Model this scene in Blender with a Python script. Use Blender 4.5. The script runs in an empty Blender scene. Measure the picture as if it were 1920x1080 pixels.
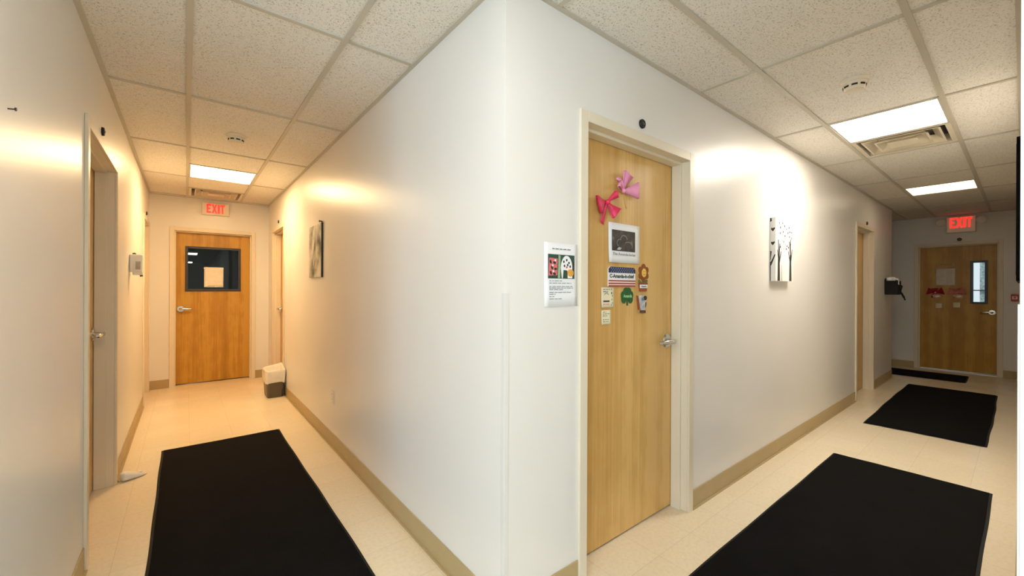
import bpy, bmesh, math, random
from mathutils import Vector, Matrix
random.seed(7)
sc = bpy.context.scene
COL = sc.collection
PI = math.pi

# ------------------------------------------------------------------ materials
def lin(r, g, b):
    f = lambda c: (c/255/12.92) if c/255 <= .04045 else ((c/255+.055)/1.055)**2.4
    return (f(r), f(g), f(b), 1)

class NT:
    def __init__(s, name):
        s.m = bpy.data.materials.new(name); s.m.use_nodes = True
        s.t = s.m.node_tree; s.n = s.t.nodes; s.b = s.n['Principled BSDF']
    def add(s, typ, **kw):
        n = s.n.new(typ)
        for k, v in kw.items():
            if k in n.inputs: n.inputs[k].default_value = v
            else: setattr(n, k, v)
        return n
    def link(s, a, b): s.t.links.new(a, b)
    def coords(s, scale=(1, 1, 1)):
        tc = s.add('ShaderNodeTexCoord'); mp = s.add('ShaderNodeMapping')
        mp.inputs['Scale'].default_value = scale
        s.link(tc.outputs['Object'], mp.inputs['Vector']); return mp.outputs['Vector']
    def noise(s, vec, scale, detail=3, rough=.5):
        n = s.add('ShaderNodeTexNoise'); n.inputs['Scale'].default_value = scale
        n.inputs['Detail'].default_value = detail; n.inputs['Roughness'].default_value = rough
        s.link(vec, n.inputs['Vector']); return n.outputs['Fac']
    def ramp(s, fac, stops):
        r = s.add('ShaderNodeValToRGB'); e = r.color_ramp.elements
        while len(e) < len(stops): e.new(.5)
        for el, (p, c) in zip(e, stops): el.position = p; el.color = c
        s.link(fac, r.inputs['Fac']); return r.outputs['Color']
    def bump(s, h, strength, dist=.002):
        b = s.add('ShaderNodeBump'); b.inputs['Strength'].default_value = strength
        b.inputs['Distance'].default_value = dist
        s.link(h, b.inputs['Height']); s.link(b.outputs['Normal'], s.b.inputs['Normal'])
    def col(s, c): s.b.inputs['Base Color'].default_value = c
    def rough(s, r): s.b.inputs['Roughness'].default_value = r

def paint(name, c, rough=.5, var=.03, scale=6, bump=0., bscale=200, metal=0., spec=.5):
    t = NT(name); v = t.coords()
    f = t.noise(v, scale, 4)
    lo = tuple(x*(1-var) for x in c[:3])+(1,); hi = tuple(min(1, x*(1+var)) for x in c[:3])+(1,)
    t.link(t.ramp(f, [(.3, lo), (.7, hi)]), t.b.inputs['Base Color'])
    t.rough(rough); t.b.inputs['Metallic'].default_value = metal
    t.b.inputs['Specular IOR Level'].default_value = spec
    if bump: t.bump(t.noise(v, bscale, 2), bump, .001)
    return t.m

def emit(name, c, s):
    t = NT(name); t.col((c[0]*.5, c[1]*.5, c[2]*.5, 1))
    t.b.inputs['Emission Color'].default_value = c; t.b.inputs['Emission Strength'].default_value = s
    t.rough(.4); return t.m

M = {}
M['wall'] = paint('wall_paint', lin(228, 224, 217), .34, .012, 2, .05, 350, spec=.5)
M['wall_block'] = M['wall']
M['trim'] = paint('frame_paint', lin(224, 212, 188), .38, .02, 3)
M['base'] = paint('rubber_base', lin(178, 156, 112), .42, .04, 8)
M['seam'] = paint('dark_seam', lin(40, 28, 16), .7)
M['grid'] = paint('grid_paint', lin(194, 187, 172), .45, .02)
M['black'] = paint('black_plastic', lin(14, 14, 15), .35, .1)
M['blackm'] = paint('black_mesh_fabric', lin(13, 13, 16), .8, .2, 60)
M['blackmatt'] = paint('matt_black_paint', lin(12, 12, 12), .85, .1, spec=.1)
M['dgrey'] = paint('dark_grey_metal', lin(52, 48, 46), .4)
M['white'] = paint('white_plastic', lin(236, 232, 224), .35)
M['cream'] = paint('cream_plastic', lin(226, 216, 194), .4)
M['paper'] = paint('white_paper', lin(236, 236, 236), .7, .015, 12)
M['print_grey'] = paint('grey_print', lin(120, 122, 124), .8)
M['print_dark'] = paint('dark_print', lin(46, 46, 48), .8)
M['chrome'] = paint('satin_chrome', lin(205, 202, 196), .2, .02, metal=1.)
M['alu'] = paint('aluminium', lin(190, 186, 178), .35, .03, metal=1.)
M['red'] = paint('red_plastic', lin(190, 24, 24), .35)
M['pinkred'] = paint('hot_pink_ribbon', lin(226, 52, 92), .5, .06, 30)
M['pink'] = paint('light_pink_ribbon', lin(232, 150, 180), .5, .05, 30)
M['gold'] = paint('gold_cord', lin(206, 160, 90), .4)
M['dred'] = paint('dark_red_ribbon', lin(176, 34, 48), .6, .1, 30)
M['salmon'] = paint('salmon_ribbon', lin(222, 140, 120), .6, .1, 30)
M['skin'] = paint('pale_pink_paper', lin(226, 178, 150), .7, .08, 40)
M['navy'] = paint('navy_print', lin(26, 34, 74), .6)
M['steel_star'] = paint('pale_blue_star', lin(160, 176, 206), .6)
M['stripe'] = paint('red_stripe', lin(150, 52, 50), .6)
M['stripe_pale'] = paint('pale_pink_stripe', lin(246, 214, 204), .6)
M['petal'] = paint('rust_felt', lin(142, 78, 28), .8, .1, 60)
M['yellow'] = paint('yellow_card', lin(240, 196, 84), .7)
M['leafg'] = paint('olive_card', lin(104, 116, 62), .8)
M['terra'] = paint('terracotta_card', lin(150, 74, 40), .8)
M['green'] = paint('green_felt', lin(28, 92, 40), .75, .15, 60)
M['lime'] = paint('light_green_ink', lin(160, 206, 140), .8)
M['card'] = paint('cream_card', lin(240, 230, 196), .7)
M['yellowcard'] = paint('pale_yellow_card', lin(238, 232, 196), .7)
M['grey_cut'] = paint('grey_white_cutout', lin(186, 186, 186), .7, .3, 60)
M['brown'] = paint('brown_card', lin(96, 62, 40), .8)
M['orange'] = paint('orange_print', lin(226, 160, 60), .7, .08, 80)
M['rose'] = paint('rose_print', lin(214, 110, 108), .7, .15, 120)
M['dkgreen'] = paint('dark_green_print', lin(40, 72, 56), .7, .3, 120)
M['ltgreen'] = paint('sage_print', lin(150, 176, 140), .7, .2, 120)
M['artblack'] = paint('charcoal_art_paint', lin(46, 42, 38), .75, .35, 50)
M['artgrey'] = paint('grey_art_paint', lin(186, 178, 168), .75, .1, 30)
M['canvas'] = paint('white_canvas', lin(240, 236, 228), .75, .02, 40, .1, 900)
M['liner'] = paint('white_bin_liner', lin(232, 226, 214), .3, .05, 30, .6, 40)
M['bin'] = paint('grey_brown_bin', lin(88, 80, 68), .4, .04)
M['ceilroom'] = paint('dark_room_shade', lin(30, 29, 29), .8)  # near-black colour stands in for the room being unlit
M['outside'] = paint('outside_stucco', lin(186, 198, 198), .9, .45, 22)
M['tan_tape'] = paint('tan_sticker', lin(196, 160, 92), .5)
M['notice'] = paint('off_white_notice', lin(228, 222, 208), .7, .05, 20)

def wood(name, stops):
    t = NT(name)
    oi = t.add('ShaderNodeObjectInfo'); tc = t.add('ShaderNodeTexCoord')
    add = t.add('ShaderNodeVectorMath'); add.operation = 'ADD'
    mul = t.add('ShaderNodeVectorMath'); mul.operation = 'SCALE'; mul.inputs['Scale'].default_value = 37.
    t.link(oi.outputs['Random'], mul.inputs[0]); t.link(tc.outputs['Object'], add.inputs[0]); t.link(mul.outputs[0], add.inputs[1])
    def mp(sx, sy, sz):
        m = t.add('ShaderNodeMapping'); m.inputs['Scale'].default_value = (sx, sy, sz)
        t.link(add.outputs[0], m.inputs['Vector']); return m.outputs['Vector']
    band = t.noise(mp(7, 1, .18), 1, 2)              # wide flitches of veneer
    grain = t.noise(mp(60, 1, 1.1), 1.5, 5, .6)
    fig = t.noise(mp(10, 1, 5), 1.2, 3)
    mx = t.add('ShaderNodeMath', operation='MULTIPLY_ADD'); mx.inputs[1].default_value = .5
    t.link(grain, mx.inputs[0]); t.link(band, mx.inputs[2])
    mx2 = t.add('ShaderNodeMath', operation='MULTIPLY_ADD'); mx2.inputs[1].default_value = .35
    t.link(fig, mx2.inputs[0]); t.link(mx.outputs[0], mx2.inputs[2])
    c = t.ramp(mx2.outputs[0], stops)
    t.link(c, t.b.inputs['Base Color']); t.rough(.36); t.b.inputs['Specular IOR Level'].default_value = .35
    t.bump(grain, .04, .0005)
    return t.m
M['wood'] = wood('maple_veneer', [(.62, lin(190, 146, 76)), (.9, lin(210, 168, 98)), (1.0, lin(220, 180, 112))])
M['honey'] = wood('honey_veneer', [(.62, lin(164, 116, 30)), (.9, lin(182, 134, 44)), (1.0, lin(196, 150, 58))])  # deeper, more amber tone than the maple, for both end doors

def tilemat():
    t = NT('acoustic_tile'); v = t.coords()
    a = t.noise(v, 130, 2, .5); b = t.noise(t.coords((1, .6, 1)), 260, 2, .5); c = t.noise(v, 1.3, 2)
    mn = t.add('ShaderNodeMath', operation='MULTIPLY'); t.link(a, mn.inputs[0]); t.link(b, mn.inputs[1])
    col = t.ramp(mn.outputs[0], [(.13, lin(176, 168, 152)), (.17, lin(222, 217, 209)), (.25, lin(236, 232, 225))])
    mix = t.add('ShaderNodeMixRGB', blend_type='MULTIPLY'); mix.inputs['Fac'].default_value = 1
    t.link(col, mix.inputs[1]); t.link(t.ramp(c, [(.3, (.94, .93, .91, 1)), (.7, (1, 1, 1, 1))]), mix.inputs[2])
    t.link(mix.outputs[0], t.b.inputs['Base Color']); t.rough(.95)
    t.b.inputs['Specular IOR Level'].default_value = .1
    t.bump(t.ramp(mn.outputs[0], [(.14, (0, 0, 0, 1)), (.2, (1, 1, 1, 1))]), .5, .002)
    return t.m
M['tile'] = tilemat()

def floormat():
    t = NT('vinyl_floor_tile')
    tc = t.add('ShaderNodeTexCoord'); mp = t.add('ShaderNodeMapping')
    mp.inputs['Location'].default_value = (.025, .12, 0)
    t.link(tc.outputs['Object'], mp.inputs['Vector'])
    br = t.add('ShaderNodeTexBrick'); br.offset = 0; br.squash = 1
    br.inputs['Scale'].default_value = 1; br.inputs['Brick Width'].default_value = .305
    br.inputs['Row Height'].default_value = .305; br.inputs['Mortar Size'].default_value = .0011
    br.inputs['Mortar Smooth'].default_value = .2; br.inputs['Bias'].default_value = 0
    br.inputs['Color1'].default_value = lin(236, 222, 194); br.inputs['Color2'].default_value = lin(233, 218, 189)
    br.inputs['Mortar'].default_value = lin(214, 198, 166)
    t.link(mp.outputs['Vector'], br.inputs['Vector'])
    sp = t.noise(mp.outputs['Vector'], 55, 5, .65); big = t.noise(mp.outputs['Vector'], 3, 3)
    mix = t.add('ShaderNodeMixRGB', blend_type='MULTIPLY'); mix.inputs['Fac'].default_value = 1
    t.link(br.outputs['Color'], mix.inputs[1])
    t.link(t.ramp(sp, [(.32, (.93, .92, .89, 1)), (.55, (1, 1, 1, 1))]), mix.inputs[2])
    t.link(mix.outputs[0], t.b.inputs['Base Color'])
    t.link(t.ramp(big, [(.3, (.16, .16, .16, 1)), (.7, (.27, .27, .27, 1))]), t.b.inputs['Roughness'])
    t.bump(t.noise(mp.outputs['Vector'], 9, 3), .05, .004)
    return t.m
M['floor'] = floormat()

def matmat():
    t = NT('black_carpet_mat'); v = t.coords()
    f = t.noise(v, 380, 2); g = t.noise(v, 5, 4)
    mix = t.add('ShaderNodeMath', operation='MULTIPLY'); t.link(f, mix.inputs[0]); t.link(g, mix.inputs[1])
    t.link(t.ramp(mix.outputs[0], [(.1, lin(3, 3, 3)), (.45, lin(13, 12, 12))]), t.b.inputs['Base Color'])
    t.rough(.95); t.b.inputs['Specular IOR Level'].default_value = .15
    t.bump(f, .6, .003)
    return t.m
M['mat'] = matmat()
M['matedge'] = paint('black_rubber_edge', lin(17, 16, 14), .8, .2)

def abstract():
    t = NT('grey_abstract_painting'); v = t.coords((1, 1, .55))
    a = t.noise(v, 9, 6, .65); b = t.noise(t.coords((2.2, 1, .8)), 6, 4)
    m = t.add('ShaderNodeMath', operation='MULTIPLY_ADD'); m.inputs[1].default_value = .6
    t.link(b, m.inputs[0]); t.link(a, m.inputs[2])
    t.link(t.ramp(m.outputs[0], [(.62, lin(70, 66, 58)), (.74, lin(140, 136, 124)), (.84, lin(186, 182, 168)), (.95, lin(214, 210, 198))]), t.b.inputs['Base Color'])
    t.rough(.6); t.bump(a, .3); return t.m
M['abstract'] = abstract()

def darkphoto():
    t = NT('dark_photo_print'); v = t.coords()
    a = t.noise(v, 26, 4, .5)
    t.link(t.ramp(a, [(.45, lin(36, 30, 24)), (.62, lin(62, 56, 46)), (.75, lin(120, 112, 98))]), t.b.inputs['Base Color'])
    t.rough(.5); return t.m
M['darkphoto'] = darkphoto()

def glass(name, tint, rough=0.0):
    m = bpy.data.materials.new(name); m.use_nodes = True; nt = m.node_tree
    b = nt.nodes['Principled BSDF']; b.inputs['Base Color'].default_value = tint
    b.inputs['Transmission Weight'].default_value = 1; b.inputs['Roughness'].default_value = rough
    b.inputs['IOR'].default_value = 1.25; return m
M['glass'] = glass('clear_pane', (.97, 1, .98, 1))
M['guard'] = paint('clear_white_guard', lin(222, 219, 213), .22, .01)
WARM = (1, .70, .36, 1); NEUT = (1, .915, .79, 1)
M['lamp_warm'] = emit('lit_diffuser_warm', WARM, 24)
M['lamp_neutral'] = emit('lit_diffuser_neutral', NEUT, 20)
M['lamp_end'] = emit('lit_diffuser_far', (1, .84, .60, 1), 2.0)
M['fill_rear'] = emit('fill_diffuser_rear', (1, .97, .94, 1), 8)  # for the two added fill panels out of view
M['lamp_dim'] = emit('lit_diffuser_distant', (1, .95, .85, 1), 2.2)
M['exit_red'] = emit('lit_red_letters', (1, .03, .02, 1), .8)
M['exit_face'] = emit('exit_sign_face', (1, .55, .38, 1), .04)
M['exit_face'].node_tree.nodes['Principled BSDF'].inputs['Base Color'].default_value = lin(226, 208, 178)

# ------------------------------------------------------------------ mesh builder
class MB:
    def __init__(s): s.bm = bmesh.new(); s.mats = []
    def mi(s, m):
        if m not in s.mats: s.mats.append(m)
        return s.mats.index(m)
    def face(s, vs, m):
        try: f = s.bm.faces.new(vs); f.material_index = s.mi(m); return f
        except ValueError: return None
    def box(s, x0, x1, y0, y1, z0, z1, m):
        if x0 > x1: x0, x1 = x1, x0
        if y0 > y1: y0, y1 = y1, y0
        if z0 > z1: z0, z1 = z1, z0
        v = [s.bm.verts.new(p) for p in ((x0,y0,z0),(x1,y0,z0),(x1,y1,z0),(x0,y1,z0),(x0,y0,z1),(x1,y0,z1),(x1,y1,z1),(x0,y1,z1))]
        for q in ((3,2,1,0),(4,5,6,7),(0,1,5,4),(1,2,6,5),(2,3,7,6),(3,0,4,7)): s.face([v[i] for i in q], m)
        return s
    def prism(s, pts, y0, y1, m):           # polygon in X,Z seen from -Y (counter-clockwise), thickness along Y
        a = [s.bm.verts.new((x, y0, z)) for x, z in pts]; b = [s.bm.verts.new((x, y1, z)) for x, z in pts]
        s.face(a, m); s.face(b[::-1], m); n = len(pts)
        for i in range(n): s.face([a[i], b[i], b[(i+1) % n], a[(i+1) % n]], m)
        return s
    def ell(s, cx, cz, rx, rz, y0, y1, m, n=20, rot=0):
        c, k = math.cos(rot), math.sin(rot); P = []
        for i in range(n):
            a = 2*PI*i/n; x, z = rx*math.cos(a), rz*math.sin(a); P.append((cx+x*c-z*k, cz+x*k+z*c))
        return s.prism(P, y0, y1, m)
    def rings(s, rings, m, cap0=True, cap1=True, closed=True):
        R = [[s.bm.verts.new(p) for p in r] for r in rings]; n = len(R[0])
        for a, b in zip(R, R[1:]):
            for i in range(n if closed else n-1): s.face([a[i], a[(i+1) % n], b[(i+1) % n], b[i]], m)
        if cap0: s.face(R[0][::-1], m)
        if cap1: s.face(R[-1], m)
        return s
    def lathe(s, prof, m, axis='Z', c=(0, 0, 0), n=28, cap0=True, cap1=True):
        rings = []
        for r, h in prof:
            ring = []
            for i in range(n):
                a = 2*PI*i/n; u, w = r*math.cos(a), r*math.sin(a)
                p = {'Z': (u, w, h), 'Y': (u, h, -w), 'X': (h, u, w)}[axis]
                ring.append((p[0]+c[0], p[1]+c[1], p[2]+c[2]))
            rings.append(ring)
        return s.rings(rings, m, cap0, cap1)
    def tube(s, pts, r, m, n=10, flat=1.0):
        pts = [Vector(p) for p in pts]; rings = []; k = len(pts)
        up0 = Vector((0, 0, 1))
        for i, p in enumerate(pts):
            d = (pts[min(i+1, k-1)]-pts[max(i-1, 0)]).normalized()
            up = up0 if abs(d.dot(up0)) < .95 else Vector((0, 1, 0))
            a = d.cross(up).normalized(); b = a.cross(d).normalized()
            rr = r[i] if isinstance(r, (list, tuple)) else r
            rings.append([tuple(p+a*rr*math.cos(2*PI*j/n)*flat+b*rr*math.sin(2*PI*j/n)) for j in range(n)])
        return s.rings(rings, m)
    def strip(s, A, B, m):                  # ribbon between two rails
        a = [s.bm.verts.new(p) for p in A]; b = [s.bm.verts.new(p) for p in B]
        for i in range(len(a)-1): s.face([a[i], a[i+1], b[i+1], b[i]], m)
        return s
    def text(s, body, size, m, cx=0, cz=0, y=0, width=None, bold=0.):
        cu = bpy.data.curves.new('tmp_text', 'FONT'); cu.body = body; cu.size = size
        cu.align_x = 'CENTER'; cu.align_y = 'CENTER'; cu.extrude = .0003; cu.offset = bold; cu.resolution_u = 3
        o = bpy.data.objects.new('tmp_text', cu); COL.objects.link(o)
        bpy.context.view_layer.update()
        me = bpy.data.meshes.new_from_object(o.evaluated_get(bpy.context.evaluated_depsgraph_get()))
        xs = [v.co.x for v in me.vertices]; w = max(xs)-min(xs); mid = (max(xs)+min(xs))/2
        k = width/w if width else 1
        vs = [s.bm.verts.new((cx+(v.co.x-mid)*k, y-v.co.z, cz+v.co.y)) for v in me.vertices]
        for p in me.polygons: s.face([vs[i] for i in p.vertices], m)
        bpy.data.objects.remove(o); bpy.data.curves.remove(cu); bpy.data.meshes.remove(me)
        return s
    def build(s, name, parent=None, smooth=False, bevel=0, seg=2, solid=0, sub=0, recalc=True):
        if recalc: bmesh.ops.recalc_face_normals(s.bm, faces=s.bm.faces[:])
        me = bpy.data.meshes.new(name); s.bm.to_mesh(me); s.bm.free()
        for m in s.mats: me.materials.append(m)
        o = bpy.data.objects.new(name, me); COL.objects.link(o)
        if parent: o.parent = parent
        if solid:
            q = o.modifiers.new('solid', 'SOLIDIFY'); q.thickness = solid; q.offset = 0
        if sub:
            q = o.modifiers.new('sub', 'SUBSURF'); q.levels = sub; q.render_levels = sub
        if bevel:
            q = o.modifiers.new('bev', 'BEVEL'); q.width = bevel; q.segments = seg; q.limit_method = 'ANGLE'; q.angle_limit = .6
        if smooth:
            for p in me.polygons: p.use_smooth = True
            if smooth != 'all': me.set_sharp_from_angle(angle=.7)
        return o

def tag(o, label, cat=None, group=None, kind=None):
    o['label'] = label
    if cat: o['category'] = cat
    if group: o['group'] = group
    if kind: o['kind'] = kind
    return o
def thing(name, label, cat, loc=(0, 0, 0), rz=0., group=None, kind=None):
    o = bpy.data.objects.new(name, None); COL.objects.link(o)
    o.empty_display_size = .05; o.location = loc; o.rotation_euler = (0, 0, rz)
    return tag(o, label, cat, group, kind)

# ------------------------------------------------------------------ plan (metres); the corner of the two corridors is the origin
XL = -1.345; YN = 5.80; YS = -1.256; XE = 8.78; XB = 7.475; ZC = 2.545; ZT = 2.72; T = .17; YR = -5.0
# local frames on walls: x to the right, -y out of the wall, z up
def onN(x, z=0, d=0): return ((x, YN+d, z), 0.)
def onR(x, z=0, d=0): return ((x, 0+d, z), 0.)
def onC(y, z=0, d=0): return ((0+d, y, z), -PI/2)
def onL(y, z=0, d=0): return ((XL-d, y, z), PI/2)
def onE(y, z=0, d=0): return ((XE+d, y, z), -PI/2)

def wallx(name, label, x0, x1, ya, yb, openings, z1=ZT):    # wall running along Y
    mb = MB(); y = ya
    for (o0, o1, zb, zt) in sorted(openings):
        mb.box(x0, x1, y, o0, 0, z1, M['wall'])
        if zb > 0: mb.box(x0, x1, o0, o1, 0, zb, M['wall'])
        mb.box(x0, x1, o0, o1, zt, z1, M['wall']); y = o1
    mb.box(x0, x1, y, yb, 0, z1, M['wall'])
    return tag(mb.build(name), label, 'wall', kind='structure')
def wally(name, label, y0, y1, xa, xb, openings, z1=ZT):
    mb = MB(); x = xa
    for (o0, o1, zb, zt) in sorted(openings):
        mb.box(x, o0, y0, y1, 0, z1, M['wall'])
        if zb > 0: mb.box(o0, o1, y0, y1, 0, zb, M['wall'])
        mb.box(o0, o1, y0, y1, zt, z1, M['wall']); x = o1
    mb.box(x, xb, y0, y1, 0, z1, M['wall'])
    return tag(mb.build(name), label, 'wall', kind='structure')

HD = 2.107
D1 = (-.62, .355); D2 = (1.545, 2.560); D3 = (4.90, 5.66); DC = (4.57, 5.40); DR1 = (.47, 1.385); DR2 = (5.35, 6.20)
DN = (-1.09, -.22); DE = (-1.018, -.142)
op = lambda d, h=HD: (d[0]-.026, d[1]+.026, 0, h+.026)
YJ = .355            # the left wall starts here; behind it lies the added, unseen lobby around the camera
XW = -5.2
wallx('wall_left', 'off-white wall along the far left of the left corridor', XL-T, XL, YJ, YN+T, [op(D2), op(D3)])
wally('wall_lobby_north', 'wall of the added lobby behind the left picture edge', YJ, YJ+T, XW, XL-T, [])
wallx('wall_lobby_west', 'unseen lobby wall with two added windows, behind and left of the camera', XW-T, XW, YR-T, YJ+T, [(-4.75, -3.25, .8, 2.3), (-3.05, -1.55, .8, 2.3)])
wallx('wall_middle_left', 'white wall on the right of the left corridor, with the grey painting', 0, T, T, YN+T, [op(DC)])
wally('wall_middle_right', 'white wall on the left of the right corridor, with the near door', 0, T, 0, XB, [op(DR1), op(DR2)])
wallx('wall_alcove_side', 'side of the recess at the far end of the right corridor', XB-T, XB, T, 1.5, [])
wally('wall_alcove_back', 'back of the recess at the far end of the right corridor', 1.5, 1.5+T, XB-T, XE+T, [])
wally('wall_north', 'cream wall closing the left corridor around the door with a dark window', YN, YN+T, XL, 0, [op(DN, 2.09)])
wallx('wall_east', 'shaded wall closing the right corridor around the dim door', XE, XE+T, YS-T, 1.5, [op(DE, 2.06)])
wally('wall_right', 'wall along the right side of the right corridor, seen edge-on', YS-T, YS, 0, XE, [])
wallx('wall_rear_right', 'wall of the rear corridor next to the right picture edge', 0, T, YR-T, YS-T, [])
wally('wall_rear', 'unseen lobby wall with an added wide window behind the camera', YR-T, YR, XW, 0, [(-4.4, -1.7, .8, 2.3)])

# floor
mb = MB(); mb.box(XW-T, XE+T, YR-T, YN+T, -.12, 0, M['floor'])
tag(mb.build('floor'), 'glossy cream vinyl tile floor of both corridors', 'floor', kind='structure')

# ceiling: lay-in tiles, one mesh; grid another
ZTILE = ZC+.006
XS = [XL, -.96, -.365, 0]
YSL = [YR+.0, -4.07, -2.85, -1.63, -.41, .81, 2.03, 3.25, 4.47, 5.69, YN]
cells = []; tees = []
def cell(x0, x1, y0, y1): cells.append((x0, x1, y0, y1))
LIGHTS = [(-.96, -.365, 3.86, 4.47, 'warm'), (-.96, -.365, -3.46, -2.85, 'rear'), (-.96, -.365, -1.02, -.41, 'rear2')]
VENTS = [(-.96, -.365, 5.08, 5.69)]
skipc = set()
for i in range(3):
    for j in range(len(YSL)-1):
        a, b = YSL[j], YSL[j+1]
        if i == 1 and abs(a-3.25) < .01: cell(XS[1], XS[2], 3.25, 3.86)
        elif i == 1 and abs(a-4.47) < .01: cell(XS[1], XS[2], 4.47, 5.08)
        elif i == 1 and abs(a+4.07) < .01: cell(XS[1], XS[2], -4.07, -3.46)
        elif i == 1 and abs(a+1.63) < .01: cell(XS[1], XS[2], -1.63, -1.02)
        else: cell(XS[i], XS[i+1], a, b)
XR = [0, .27, 1.49, 2.71, 3.93, 5.15, 6.37, 7.59, XE]
YRR = [YS, -.94, -.345, 0]
for j in range(3):
    for i in range(len(XR)-1):
        a, b = XR[i], XR[i+1]
        if j == 1 and abs(a-2.71) < .01: continue
        if j == 1 and abs(a-5.15) < .01: cell(5.15, 5.76, YRR[1], YRR[2]); continue
        cell(a, b, YRR[j], YRR[j+1])
for i in range(4):
    for a, b in zip(YSL, YSL[1:]):
        if a < YJ-.8: cell(XL-.97*(i+1), XL-.97*i, a, min(b, YJ+.02))
cell(XB, XE, 0, .25); cell(XB, XE, .25, 1.5)
mb = MB()
for c in cells: mb.box(c[0], c[1], c[2], c[3], ZTILE, ZTILE+.016, M['tile'])
tag(mb.build('ceiling'), 'pitted acoustic tile drop ceiling', 'ceiling', kind='structure')
mb = MB(); mb.box(XW-T, XE+T, YR-T, YN+T, ZT, ZT+.1, M['wall'])
tag(mb.build('roof_slab'), 'slab above the drop ceiling', 'ceiling', kind='structure')

mb = MB(); w = .0125; zt0, zt1 = ZC-.002, ZC+.030
for x in XS[1:3]: mb.box(x-w, x+w, YR, YN, zt0, zt1, M['grid'])
for y in YSL[1:-1]:
    for a, b in zip(XS, XS[1:]): mb.box(a+w*(a != XL), b-w*(b != 0), y-w, y+w, zt0+.0015, zt1, M['grid'])
for y in (3.86, 5.08, -3.46, -1.02): mb.box(XS[1]+w, XS[2]-w, y-w, y+w, zt0+.0015, zt1, M['grid'])
for y in YRR[1:3]: mb.box(0, XE, y-w, y+w, zt0, zt1, M['grid'])
for x in XR[1:-1]:
    for a, b in zip(YRR, YRR[1:]): mb.box(x-w, x+w, a+w*(a != YS), b-w*(b != 0), zt0+.0015, zt1, M['grid'])
for x in (3.32, 5.76): mb.box(x-w, x+w, YRR[1]+w, YRR[2]-w, zt0+.0015, zt1, M['grid'])
mb.box(XB, XE, .25-w, .25+w, zt0, zt1, M['grid']); mb.box(XB, XE, -w, w, zt0, zt1, M['grid'])
mb.box(-w, w, YR, 0-.001, zt0, zt1, M['grid'])
# wall angles
a = .022; g = M['grid']
mb.box(XL, XL+a, YJ, YN, zt0, zt1, g); mb.box(-a, 0, 0, YN, zt0, zt1, g); mb.box(XL, 0, YN-a, YN, zt0+.001, zt1, g)
mb.box(-a, XB, -a, 0, zt0+.0005, zt1, g); mb.box(0, XE, YS, YS+a, zt0, zt1, g); mb.box(XE-a, XE, YS, 1.5, zt0+.001, zt1, g)
tag(mb.build('trim_1'), 'painted metal grid holding the ceiling tiles', 'ceiling grid', kind='structure')

# baseboards: rubber cove base with a small toe
BBH = .113
def base_y(name, label, x, out, spans):
    mb = MB()
    for y0, y1 in spans:
        mb.box(x, x+out*.006, y0, y1, .001, BBH, M['base']); mb.box(x, x+out*.018, y0, y1, .0005, .006, M['base'])
    tag(mb.build(name, bevel=.002), label, 'baseboard', kind='structure')
def base_x(name, label, y, out, spans):
    mb = MB()
    for x0, x1 in spans:
        mb.box(x0, x1, y, y+out*.006, .001, BBH, M['base']); mb.box(x0, x1, y, y+out*.018, .0005, .006, M['base'])
    tag(mb.build(name, bevel=.002), label, 'baseboard', kind='structure')
base_y('baseboard_left', 'tan rubber base along the left wall', XL, 1, [(YJ+.05, D2[0]-.05), (D2[1]+.05, D3[0]-.05), (D3[1]+.05, YN)])
base_y('baseboard_middle_left', 'tan rubber base under the grey painting wall', 0, -1, [(0, DC[0]-.05), (DC[1]+.05, YN)])
base_x('baseboard_middle_right', 'tan rubber base either side of the near door', 0, -1, [(-.006, DR1[0]-.05), (DR1[1]+.05, DR2[0]-.05), (DR2[1]+.05, XB)])
base_x('baseboard_north', 'tan rubber base beside the door with a dark window', YN, -1, [(XL, DN[0]-.05), (DN[1]+.05, 0)])
base_y('baseboard_east', 'tan rubber base beside the dim end door', XE, -1, [(YS, DE[0]-.05), (DE[1]+.05, 1.5)])
base_x('baseboard_right', 'tan rubber base along the right-hand wall', YS, 1, [(0, XE)])

# ------------------------------------------------------------------ doors
def lever(parent, x, z, y, dirx, label='satin chrome lever handle'):
    """rose on the leaf face at local y, lever pointing along dirx"""
    mb = MB(); c = M['chrome']
    mb.lathe([(.043, y), (.043, y-.006), (.037, y-.013), (.013, y-.014), (.0115, y-.045)], c, 'Y', (x, 0, z), 28)
    h = mb.build('handle', parent, smooth=True); h['label'] = label
    mb = MB(); yy = y-.052; L = .118
    pts = [(x-dirx*.012, yy, z), (x, yy-.004, z), (x+dirx*.03, yy-.004, z+.001), (x+dirx*.07, yy-.002, z-.001), (x+dirx*(L-.015), yy, z-.002), (x+dirx*L, yy+.006, z-.003), (x+dirx*(L+.004), yy+.018, z-.003)]
    mb.tube(pts, [.012, .0150, .0140, .0130, .0125, .0115, .010], c, 12, .62)
    return mb.build('lever', h, smooth=True)

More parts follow.
